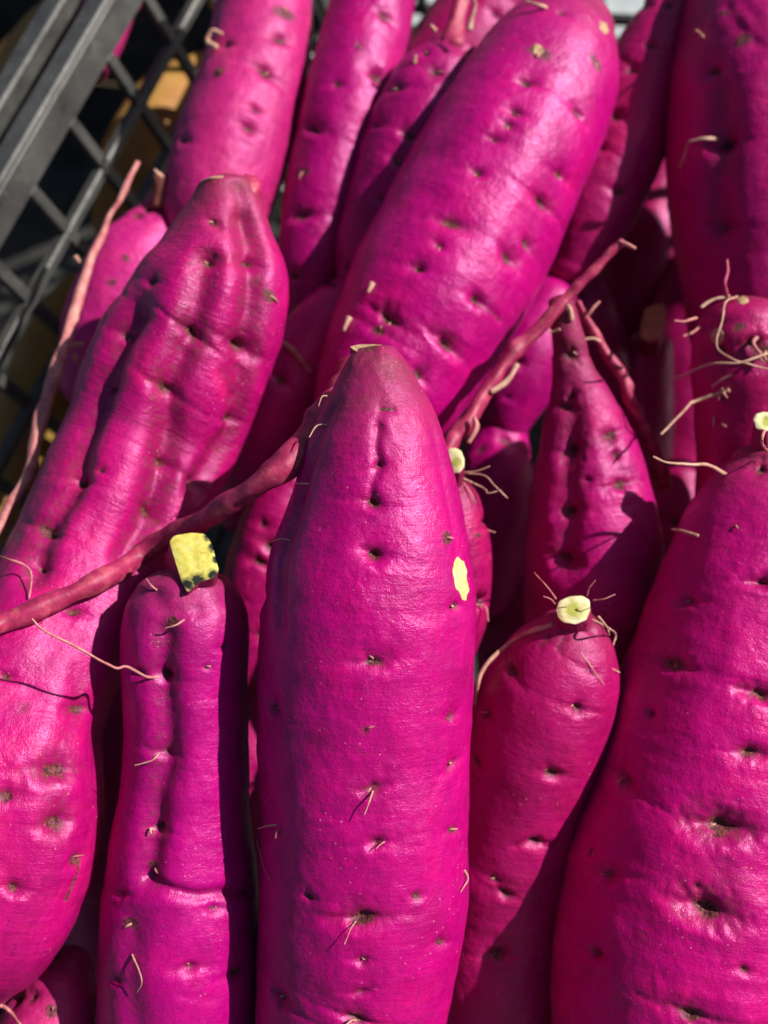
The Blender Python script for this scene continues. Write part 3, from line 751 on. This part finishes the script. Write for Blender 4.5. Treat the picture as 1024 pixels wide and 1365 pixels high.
P['underslant'] = potato('purple sweet potato lying under the slanting one beside the spindle neck', [
    (735, 400, 40, 42.6), (716, 440, 50, 42.6), (696, 490, 54, 42.6), (674, 540, 48, 42.9), (655, 590, 30, 43.3)], SK_MAG, ends=(0.7, 0.9), h=0.12, seed=82, pits=[(690, 480, 0.8)])
P['pinkcap'] = potato('crimson sweet potato crown showing behind the spindle neck', [
    (770, 385, 36, 44.80), (776, 410, 44, 45.00), (790, 460, 46, 45.60), (806, 520, 42, 46.40), (822, 590, 26, 47.20)], SK_RED, ends=(0.8, 0.9), h=0.13, seed=86)
P['lowerleft'] = potato('sweet potato lying under the tail of the long wrinkled one', [
    (92, 1290, 36, 34.4), (82, 1320, 52, 34.1), (62, 1375, 66, 33.9), (34, 1450, 72, 33.9), (10, 1540, 50, 34.4)], SK_PNK, ends=(0.8, 0.9), h=0.1, seed=90, pits=[(40, 1330, 0.9), (70, 1350, 0.6)])
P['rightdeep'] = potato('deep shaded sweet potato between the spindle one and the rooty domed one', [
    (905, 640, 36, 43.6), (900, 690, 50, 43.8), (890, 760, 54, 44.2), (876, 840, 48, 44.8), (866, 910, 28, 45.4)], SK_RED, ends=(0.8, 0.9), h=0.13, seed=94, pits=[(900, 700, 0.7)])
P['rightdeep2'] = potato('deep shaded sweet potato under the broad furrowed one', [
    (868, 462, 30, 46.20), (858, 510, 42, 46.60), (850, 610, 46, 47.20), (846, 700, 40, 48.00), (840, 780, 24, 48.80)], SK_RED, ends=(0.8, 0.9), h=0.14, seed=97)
for k_, c_ in (('center', (1.03, 1.0, 1.0)), ('bigright', (1.18, 1.2, 1.06)), ('stubleft', (1.0, 1.0, 1.08)), ('wrinkled', (1.06, 1.1, 1.0)), ('diagonal', (1.06, 1.0, 1.06)), ('creamcut', (1.04, 1.0, 1.0)), ('spindle', (1.02, 1.0, 1.04))):
    P[k_].body.color = (*c_, 1)
P['unseen_right'] = potato('unseen sweet potato right of the rooty domed one, added to shade it', [
    (1128, 392, 34, 36.6), (1130, 420, 50, 36.8), (1134, 480, 60, 37.0), (1140, 560, 64, 37.2), (1146, 650, 58, 37.6), (1150, 740, 36, 38)], SK_RED, ends=(0.5, 0.8), h=0.14, seed=201)  # out of view; added to keep the sun off the domed root's body
P['unseen_behind'] = potato('unseen sweet potato behind the broad furrowed one, added to block sun', [
    (1090, 20, 60, 47), (1092, 90, 92, 47), (1090, 190, 104, 47), (1084, 290, 96, 47.2), (1078, 380, 60, 47.6)], SK_RED, ends=(0.8, 0.8), h=0.16, seed=205)  # hidden root, added so that no sun reaches the deep gap
# deeper layer that fills the gaps of the heap
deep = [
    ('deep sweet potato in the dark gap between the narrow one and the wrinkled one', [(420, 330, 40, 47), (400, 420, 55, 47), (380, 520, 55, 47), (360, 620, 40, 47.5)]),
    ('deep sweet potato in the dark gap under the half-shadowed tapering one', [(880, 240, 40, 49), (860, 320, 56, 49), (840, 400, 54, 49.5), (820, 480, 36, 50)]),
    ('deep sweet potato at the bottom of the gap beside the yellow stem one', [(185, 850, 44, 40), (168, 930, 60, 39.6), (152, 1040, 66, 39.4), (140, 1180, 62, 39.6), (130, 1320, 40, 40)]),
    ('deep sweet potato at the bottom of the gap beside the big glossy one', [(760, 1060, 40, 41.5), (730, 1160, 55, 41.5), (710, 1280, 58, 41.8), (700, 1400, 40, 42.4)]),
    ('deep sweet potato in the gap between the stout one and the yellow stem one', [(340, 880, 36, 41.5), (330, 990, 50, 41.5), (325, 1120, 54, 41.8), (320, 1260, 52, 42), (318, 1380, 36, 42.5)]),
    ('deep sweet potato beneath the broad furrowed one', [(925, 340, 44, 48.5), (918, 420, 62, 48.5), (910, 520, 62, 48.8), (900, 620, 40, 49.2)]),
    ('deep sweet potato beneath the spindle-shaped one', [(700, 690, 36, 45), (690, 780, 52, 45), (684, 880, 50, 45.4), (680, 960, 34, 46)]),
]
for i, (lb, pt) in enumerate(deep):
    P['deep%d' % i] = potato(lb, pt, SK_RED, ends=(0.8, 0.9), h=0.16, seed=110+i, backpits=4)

# neighbours outside the crate: tan roots in the next crate, one magenta root in the slot
TANG = 'tan sweet potatoes in the next crate'
def wpotato(label, rows, mat, seed, **kw):
    """rows x, y, z, radius in crate centimetres"""
    out = []
    for x, y, z, r in rows:
        c = (np.array([x, y, z-RIM]) @ B)+P0
        dd = -c[2]; out.append((512+F*c[0]/dd, 682.5-F*c[1]/dd, r*F/dd, dd))
    return potato(label, out, mat, seed=seed, h=0.14, backpits=3, **kw)
wpotato('magenta sweet potato lying in the slot between the two crate rims', [(-1.65, 3.0, RIM-2.2, 0.9), (-1.7, 6, RIM-1.7, 1.1), (-1.7, 10, RIM-1.6, 1.1), (-1.7, 13.5, RIM-2.0, 0.8)], SK_PNK, 130, group='magenta sweet potato outside the crate')
tans = [
    ('ochre sweet potato glowing through the lattice beside the rosy one', [(-3.0, 0.2, 14.6, 1.4), (-3.2, 3.2, 15.0, 2.0), (-3.3, 6.8, 14.8, 2.0), (-3.2, 9.6, 14.0, 1.3)]),
    ('ochre sweet potato lower behind the lattice with a dark seam', [(-2.6, -1.0, 10.6, 1.5), (-2.8, 2, 10.8, 1.9), (-2.9, 5.4, 10.6, 1.8), (-2.8, 8.2, 10.2, 1.2)]),
    ('dull olive tan sweet potato behind the lattice beside the long pink root', [(-2.4, -12.5, 13.6, 1.0), (-2.7, -10, 14.2, 1.6), (-2.8, -7.0, 14.6, 1.7), (-2.8, -4.2, 14.4, 1.5), (-2.6, -2.6, 14.0, 0.9)]),
    ('tan sweet potato nearest the rim in the next crate', [(-5.6, -9, 22.6, 1.4), (-6.2, -5.5, 22.8, 1.9), (-6.6, -2, 22.4, 1.9), (-6.6, 1.5, 21.6, 1.2)]),
    ('tan sweet potato lying deep in the next crate', [(-8.5, -2, 18.0, 1.6), (-8.8, 2, 18.0, 2.2), (-9.0, 7, 17.6, 2.1), (-9.0, 11, 17.0, 1.4)]),
    ('olive tan sweet potato low behind the lattice by the wrinkled one', [(-2.6, -20, 11.2, 1.1), (-2.8, -17, 11.8, 1.7), (-2.8, -14, 12.0, 1.7), (-2.6, -11.6, 11.6, 1.0)]),
]
for i, (lb, rows) in enumerate(tans):
    wpotato(lb, rows, SK_TAN, 140+i, name='tan_sweet_potato', group=TANG, lump=0.05)
# ------------------------------------------------------------------ stems, cuts, scars
cut_stem(P['stubleft'], [(226, 722), (232, 714), (256, 710), (274, 712), (283, 726), (288, 746), (292, 760), (286, 770), (266, 776), (250, 790), (242, 774), (235, 752)], 30.8, (-8, 44, 2.2), SK_RED, M_CUTY, dark=((264, 774, 11), (251, 779, 10), (284, 730, 7), (288, 746, 6), (284, 766, 8), (277, 716, 6)), tilt=(-0.6, -1.4), shrink=1.15)
cut_stem(P['creamcut'], [(742, 812), (746, 801), (760, 795), (776, 794), (786, 800), (787, 814), (782, 826), (768, 832), (752, 830), (744, 822)], 32.15, (0, 24, 1.0), SK_RED, M_CUTC, dark=((765, 813, 12),), tilt=(-0.5, -1.2), shrink=1.2)
cut_stem(P['bigright'], [(1004, 560), (1008, 552), (1018, 549), (1032, 551), (1040, 560), (1034, 570), (1020, 575), (1009, 571)], 33.0, (4, 44, 0.8), SK_RED, M_CUTC, dark=((1024, 562, 9),), tilt=(-0.4, -1.4), shrink=1.7)
cut_stem(P['peeping'], [(596, 604), (599, 598), (607, 597), (615, 601), (619, 612), (619, 622), (613, 630), (604, 630), (599, 620)], 33.8, (-6, 38, 0.9), SK_RED, M_CUTC, dark=((609, 616, 7),), tilt=(-0.8, -0.6), shrink=1.25)
cut_stem(P['center'], [(466, 462), (480, 459), (500, 459), (520, 461), (528, 466), (512, 470), (492, 471), (474, 468)], 30.30, (0, 8, 0.2), SK_RED, M_CORK, tilt=(0, -6.0), dome=0.01, shrink=1.04)
cut_stem(P['rightdeep2'], [(860, 412), (872, 406), (886, 406), (888, 416), (884, 436), (878, 452), (866, 456), (854, 450), (855, 432)], 44.6, (-3, 26, 1.6), SK_RED, M_CUTT, tilt=(-2.0, -1.5), shrink=1.3)
patch(P['center'], 'peeled_patch', [(604, 745), (610, 741), (619, 745), (622, 757), (624, 775), (627, 788), (622, 801), (616, 800), (611, 790), (606, 780), (602, 762)], M_PEEL)
patch(P['rootytop'], 'cork_scar', [(946, 447), (952, 438), (960, 436), (966, 446), (964, 458), (956, 462), (949, 456)], M_CORK)
patch(P['rootytop'], 'cork_scar', [(982, 398), (990, 394), (998, 397), (998, 403), (990, 406), (984, 404)], M_CORK)
patch(P['spindle'], 'cork_scar', [(735, 378+24), (742, 400), (756, 408), (758, 416), (748, 416), (738, 412)], M_CORK)
for q in ([(712, 58), (722, 60), (726, 70), (718, 76), (710, 70)], [(800, 28), (808, 30), (812, 42), (806, 46), (799, 38)]):
    patch(P['diagonal'], 'cork_scar', q, M_CORK)

# knobbly stem
o = P['knobstem']
tube('stem', [[*W(601, 66, 40.9), 0.0060], [*W(606, 40, 40.9), 0.0036], [*W(611, 16, 41.0), 0.0031], [*W(620, -10, 41.2), 0.0032]], M_ROOTP, o.root, seg=16, seed=3, rough=0.25)
tube('stem', [[*W(216, 276, 41.6), 0.0055], [*W(215, 255, 41.4), 0.0042], [*W(213, 234, 41.2), 0.0034]], M_STEM, P['paleleft'].root, seg=12, seed=4, rough=0.25)
tube('dried_stem_tip', [[*W(322, 272, 35.3), 0.0074], [*W(331, 252, 35.2), 0.0052], [*W(336, 238, 35.3), 0.0026]], M_ROOTP, P['wrinkled'].root, seg=14, seed=9, rough=0.22)

# thick tail root of the slanting potato, crossing over the wrinkled one
th = P['diagonal']
tr_rows = [[*W(476, 500, 35.6), 0.0070], [*W(446, 546, 32.6), 0.0054], [*W(418, 582, 31.5), 0.0048], [*W(375, 625, 30.6), 0.0042], [*W(325, 660, 30.9), 0.0036]]
for x_, y_, r_, lf_ in ((205, 730, 0.0032, 0.10), (130, 774, 0.0031, 0.06), (60, 806, 0.0030, 0.06), (4, 830, 0.0029, 0.10)):
    q_, n_, d_ = ray(P['wrinkled'], x_, y_)
    if q_ is None: continue
    tr_rows.append([*(q_-d_*(r_+lf_/100)), r_])
tr_rows.append([*W(-60, 862, 29.6), 0.0028])
tube('tail_root', tr_rows, M_ROOTP, th.root, seg=24, n=150, seed=2, rough=0.12, wob=0.0009)


def loose_root(label, ctrl, seed, twigs=(), mat=None, seg=18, wob=0.0007):
    ctrl = [[*W(x, y, d), 0.84*r*d/F/100] for x, y, d, r in ctrl]
    base = min(ctrl, key=lambda c: c[2])
    e = thing('root', label, 'root', tuple(base[:3]), 'long thin roots trailing over the heap')
    tube('root_strand', ctrl, mat or M_ROOTP, e, seg=seg, n=110, seed=seed, rough=0.14, wob=wob)
    for i, t in enumerate(twigs):
        tube('rootlet', [[*W(x, y, d), r*d/F/100] for x, y, d, r in t], M_HAIR if i % 2 else M_HAIRP, e, seg=7, seed=seed+i+1, rough=0.2, wob=0.0002)
    return e
loose_root('long slender pink root slanting up across the spindle neck', [(828, 322, 35.8, 6), (800, 352, 35.9, 7.5), (752, 400, 36.1, 9), (712, 444, 36.2, 10), (682, 472, 36.1, 12.5), (655, 512, 35.9, 12), (622, 562, 35.5, 14), (590, 610, 35.2, 15)], 21,
           [[(826, 322, 35.7, 3), (836, 326, 35.6, 3), (847, 331, 35.6, 2)], [(688, 486, 35.8, 4), (678, 505, 35.7, 4), (655, 523, 35.6, 3.5)], [(624, 590, 35.0, 3), (634, 570, 35.0, 4), (632, 555, 35.0, 2)]])
loose_root('pink forked root running down to the right from the spindle neck', [(768, 402, 37.0, 5.5), (786, 432, 37.0, 6.5), (808, 470, 37.2, 7.5), (828, 500, 37.3, 8.5), (840, 528, 37.4, 10), (862, 580, 38.2, 11), (890, 650, 39.2, 12)], 31,
           [[(780, 424, 36.8, 2.5), (790, 412, 36.7, 2.5), (800, 402, 36.7, 1.5)], [(800, 456, 37, 2), (792, 452, 36.9, 2), (776, 452, 36.9, 1.5)]])
loose_root('long pale pink root hanging beside the crate lattice', [(182, 214, 40.2, 3.5), (160, 262, 40.0, 5), (136, 312, 39.8, 6), (116, 358, 39.5, 7), (102, 410, 38.8, 8), (86, 460, 38.0, 9.5), (66, 520, 37.2, 11), (48, 585, 36.6, 11), (40, 625, 36.2, 10), (18, 668, 35.8, 9.5), (-14, 720, 35.2, 9)], 41,
           [[(112, 458, 38.9, 3.5), (92, 462, 38.9, 4.5), (72, 468, 39.0, 2)], [(106, 350, 39.6, 3), (100, 342, 39.5, 3.5)], [(98, 472, 39.0, 3.5), (102, 485, 39.0, 3)]], mat=M_HAIRP)

# ------------------------------------------------------------------ rootlets
for k, pr in (('center', 0.6), ('stubleft', 0.45), ('wrinkled', 0.45), ('diagonal', 0.75), ('crateside', 0.5), ('narrowback', 0.5), ('knobstem', 0.8), ('shadeside', 0.5), ('topright', 0.3), ('bigright', 0.35), ('creamcut', 0.7), ('spindle', 0.4), ('peeping', 0.6), ('lowerleft', 0.5)):
    stubs(P[k], pr)
c = P['center']
rootlet(c, [(436, 566, -0.05), (426, 570, 0.12), (411, 583, 0.25)], 0.03, 0.014)
rootlet(c, [(440, 528, -0.05), (430, 528, 0.1), (424, 541, 0.15)], 0.025, 0.012)
rootlet(c, [(413, 644, -0.05), (405, 645, 0.1), (399, 645, 0.12)], 0.025, 0.015)
rootlet(c, [(388, 722, -0.05), (378, 721, 0.12), (366, 727, 0.2)], 0.02, 0.01)
rootlet(c, [(497, 1055, 0.0), (493, 1066, 0.25), (486, 1080, 0.3)], 0.03, 0.012)
rootlet(c, [(513, 1122, 0.0), (507, 1130, 0.15), (503, 1134, 0.2)], 0.02, 0.012)
rootlet(c, [(474, 1228, 0.0), (468, 1240, 0.2), (461, 1254, 0.25)], 0.02, 0.01)
rootlet(c, [(474, 1360, 0.0), (465, 1362, 0.2), (458, 1366, 0.25)], 0.04, 0.02)
rootlet(c, [(368, 1100, 0.0), (360, 1101, 0.12), (353, 1104, 0.2)], 0.03, 0.012)
rootlet(c, [(346, 1120, 0.05), (352, 1150, 0.05), (362, 1175, 0.04)], 0.012, 0.008)
rootlet(c, [(619, 1160, 0.0), (620, 1172, 0.08), (612, 1190, 0.05)], 0.035, 0.012)
l = P['stubleft']
rootlet(l, [(216, 901, 0.0), (200, 903, 0.2), (180, 897, 0.45), (155, 893, 0.8), (135, 880, 1.2), (95, 858, 1.6), (62, 838, 2.0), (44, 826, 2.2)], 0.045, 0.03, M_HAIRP, 0.08)
rootlet(l, [(212, 1004, 0.0), (203, 1012, 0.15), (188, 1017, 0.25)], 0.03, 0.015)
rootlet(l, [(206, 1107, 0.0), (200, 1106, 0.15), (201, 1112, 0.2)], 0.04, 0.025)
rootlet(l, [(176, 1272, 0.0), (188, 1288, 0.15), (193, 1305, 0.18), (186, 1322, 0.1)], 0.03, 0.012)
rootlet(l, [(247, 826, 0.0), (238, 832, 0.15), (225, 832, 0.25)], 0.035, 0.02, M_HAIRP)
rootlet(l, [(209, 787, 0.0), (204, 782, 0.1), (198, 776, 0.12)], 0.03, 0.015)
wr = P['wrinkled']
rootlet(wr, [(0, 745, 0.1), (20, 758, 0.5), (36, 775, 0.5), (40, 800, 0.1)], 0.03, 0.03, M_HAIRP)
rootlet(P['between'], [(376, 456, 0.1), (392, 470, 0.3), (414, 496, 0.1)], 0.10, 0.08, M_HAIRP)
rootlet(th, [(498, 379, 0.05), (493, 392, 0.1)], 0.11, 0.07)
rootlet(th, [(468, 424, 0.05), (462, 442, 0.1)], 0.11, 0.07)
rootlet(th, [(728, 10, 0.0), (718, 14, 0.2), (704, 13, 0.3)], 0.07, 0.04)
cc = P['creamcut']
rootlet(cc, [(736, 832, -0.04), (712, 842, 0.02), (682, 856, 0.03), (657, 876, 0.03), (643, 893, 0.03), (636, 913, 0.03), (633, 940, 0.0)], 0.085, 0.06, M_HAIR, 0.03)
rootlet(cc, [(741, 797, 0.2), (730, 782, 0.4), (712, 763, 0.6)], 0.03, 0.014, M_HAIRP)
rootlet(cc, [(740, 804, 0.1), (734, 798, 0.3), (724, 795, 0.4)], 0.025, 0.014, M_HAIRP)
rootlet(cc, [(782, 794, 0.2), (785, 784, 0.4), (794, 774, 0.5)], 0.02, 0.012, M_HAIRP)
rootlet(cc, [(790, 800, 0.2), (805, 798, 0.4), (820, 792, 0.4)], 0.025, 0.014, M_HAIRP)
rootlet(cc, [(796, 822, 0.0), (808, 835, 0.2), (812, 850, 0.2), (818, 860, 0.2)], 0.04, 0.02)
rootlet(cc, [(790, 826, 0.0), (803, 838, 0.15), (806, 850, 0.2)], 0.03, 0.02)
rootlet(cc, [(775, 870, 0.0), (788, 890, 0.05), (803, 912, 0.05)], 0.02, 0.01)
rootlet(cc, [(816, 890, 0.0), (822, 896, 0.1)], 0.03, 0.02)
pp = P['peeping']
rootlet(pp, [(618, 630, 0.1), (636, 628, 0.3), (652, 622, 0.4)], 0.03, 0.016, M_HAIR)
rootlet(pp, [(616, 634, 0.1), (646, 634, 0.3), (660, 648, 0.5), (676, 664, 0.5)], 0.03, 0.018, M_HAIR)
rootlet(pp, [(616, 640, 0.1), (632, 652, 0.2), (634, 660, 0.4), (650, 657, 0.5), (668, 653, 0.5)], 0.03, 0.014, M_HAIR)
rootlet(pp, [(612, 640, 0.0), (622, 654, 0.1), (630, 672, 0.15)], 0.035, 0.016, M_HAIRP)
rootlet(pp, [(650, 708, 0.0), (660, 710, 0.2)], 0.035, 0.02)
rootlet(pp, [(634, 806, 0.0), (642, 812, 0.2), (652, 828, 0.3)], 0.035, 0.02, M_HAIRP)
br = P['bigright']
rootlet(br, [(968, 632, 0.0), (945, 621, 0.5), (915, 618, 0.9), (888, 617, 1.1), (867, 609, 1.2)], 0.055, 0.03, M_HAIR, 0.08)
rootlet(br, [(932, 714, 0.0), (918, 712, 0.25), (906, 711, 0.3)], 0.05, 0.03)
rootlet(br, [(1019, 574, 0.6), (1016, 590, 0.5), (1024, 605, 0.2)], 0.05, 0.03, M_HAIRP)
rootlet(br, [(830, 1040, 0.0), (827, 1045, 0.12)], 0.04, 0.025)
rt = P['rootytop']
rootlet(rt, [(985, 398, 0.1), (972, 412, 0.3), (968, 432, 0.5), (972, 456, 0.7), (983, 478, 0.9), (1000, 492, 0.8), (1030, 498, 0.7)], 0.035, 0.03, M_HAIR, 0.05)
rootlet(rt, [(1018, 466, 0.1), (1012, 476, 0.6), (990, 480, 0.9), (962, 492, 0.9), (932, 502, 0.9)], 0.055, 0.03, M_HAIR, 0.06)
rootlet(rt, [(972, 518, 0.1), (945, 528, 0.6), (915, 545, 0.9), (880, 579, 1.2)], 0.06, 0.035, M_HAIR, 0.06)
rootlet(rt, [(976, 500, 0.1), (965, 506, 0.3), (957, 512, 0.4)], 0.045, 0.03, M_HAIRP)
for a in ((968, 520), (972, 528), (962, 530), (974, 514)):
    rootlet(rt, [(966, 517, 0.15), (a[0], a[1], 0.2)], 0.035, 0.02)
rootlet(rt, [(928, 424, 0.0), (912, 428, 0.3), (898, 427, 0.4)], 0.05, 0.03, M_HAIRP)
rootlet(rt, [(936, 438, 0.1), (922, 444, 0.3), (912, 448, 0.4)], 0.05, 0.03, M_HAIRP)
rootlet(rt, [(970, 396, 0.1), (967, 378, 0.3), (971, 362, 0.2), (969, 346, 0.1)], 0.08, 0.05, M_ROOTP)
rootlet(rt, [(935, 410, 0.05), (950, 400, 0.06), (972, 395, 0.05)], 0.06, 0.05)
rootlet(rt, [(1008, 450, 0.0), (1006, 462, 0.25), (1012, 470, 0.2)], 0.07, 0.05, M_HAIRP)
for (a, b) in (((1012, 470), (1020, 482)), ((1014, 472), (1024, 478)), ((1008, 474), (1018, 486))):
    rootlet(rt, [(*a, 0.1), (*b, 0.3)], 0.04, 0.02)
rootlet(rt, [(953, 556, 0.0), (954, 568, 0.1)], 0.03, 0.02)
rootlet(rt, [(962, 566, 0.0), (968, 568, 0.1)], 0.05, 0.03)
tp = P['topright']
rootlet(tp, [(956, 184, 0.0), (944, 184, 0.4), (930, 190, 0.5), (924, 205, 0.4), (912, 224, 0.2)], 0.07, 0.03, M_HAIR, 0.05)
rootlet(tp, [(926, 42, 0.0), (938, 46, 0.3), (945, 54, 0.3)], 0.06, 0.04)
ks = P['knobstem']
for q in ([(632, 2), (634, -10)], [(580, 42), (574, 34)], [(636, 68), (644, 62)], [(552, 84), (556, 80)], [(626, 40), (634, 4)]):
    rootlet(ks, [(q[0][0], q[0][1], 0.0), (q[1][0], q[1][1], 0.2)], 0.10, 0.05)
sp = P['spindle']
rootlet(sp, [(748, 440, 0.1), (740, 442, 0.2), (732, 441, 0.2)], 0.05, 0.03)
rootlet(sp, [(762, 428, 0.05), (758, 414, 0.15), (755, 408, 0.1)], 0.09, 0.05)
cs = P['crateside']
rootlet(cs, [(290, 68, 0.1), (286, 62, 0.35), (293, 48, 0.4), (300, 48, 0.2)], 0.10, 0.06)
rootlet(P['paleleft'], [(216, 236, 0.2), (210, 230, 0.3), (206, 226, 0.3)], 0.08, 0.05)
rootlet(P['lowerleft'], [(0, 1340, 0.1), (20, 1352, 0.3), (34, 1366, 0.3)], 0.06, 0.04, M_HAIRP)
rootlet(wr, [(298, 236, 0.02), (284, 238, 0.05), (270, 242, 0.03)], 0.05, 0.03)
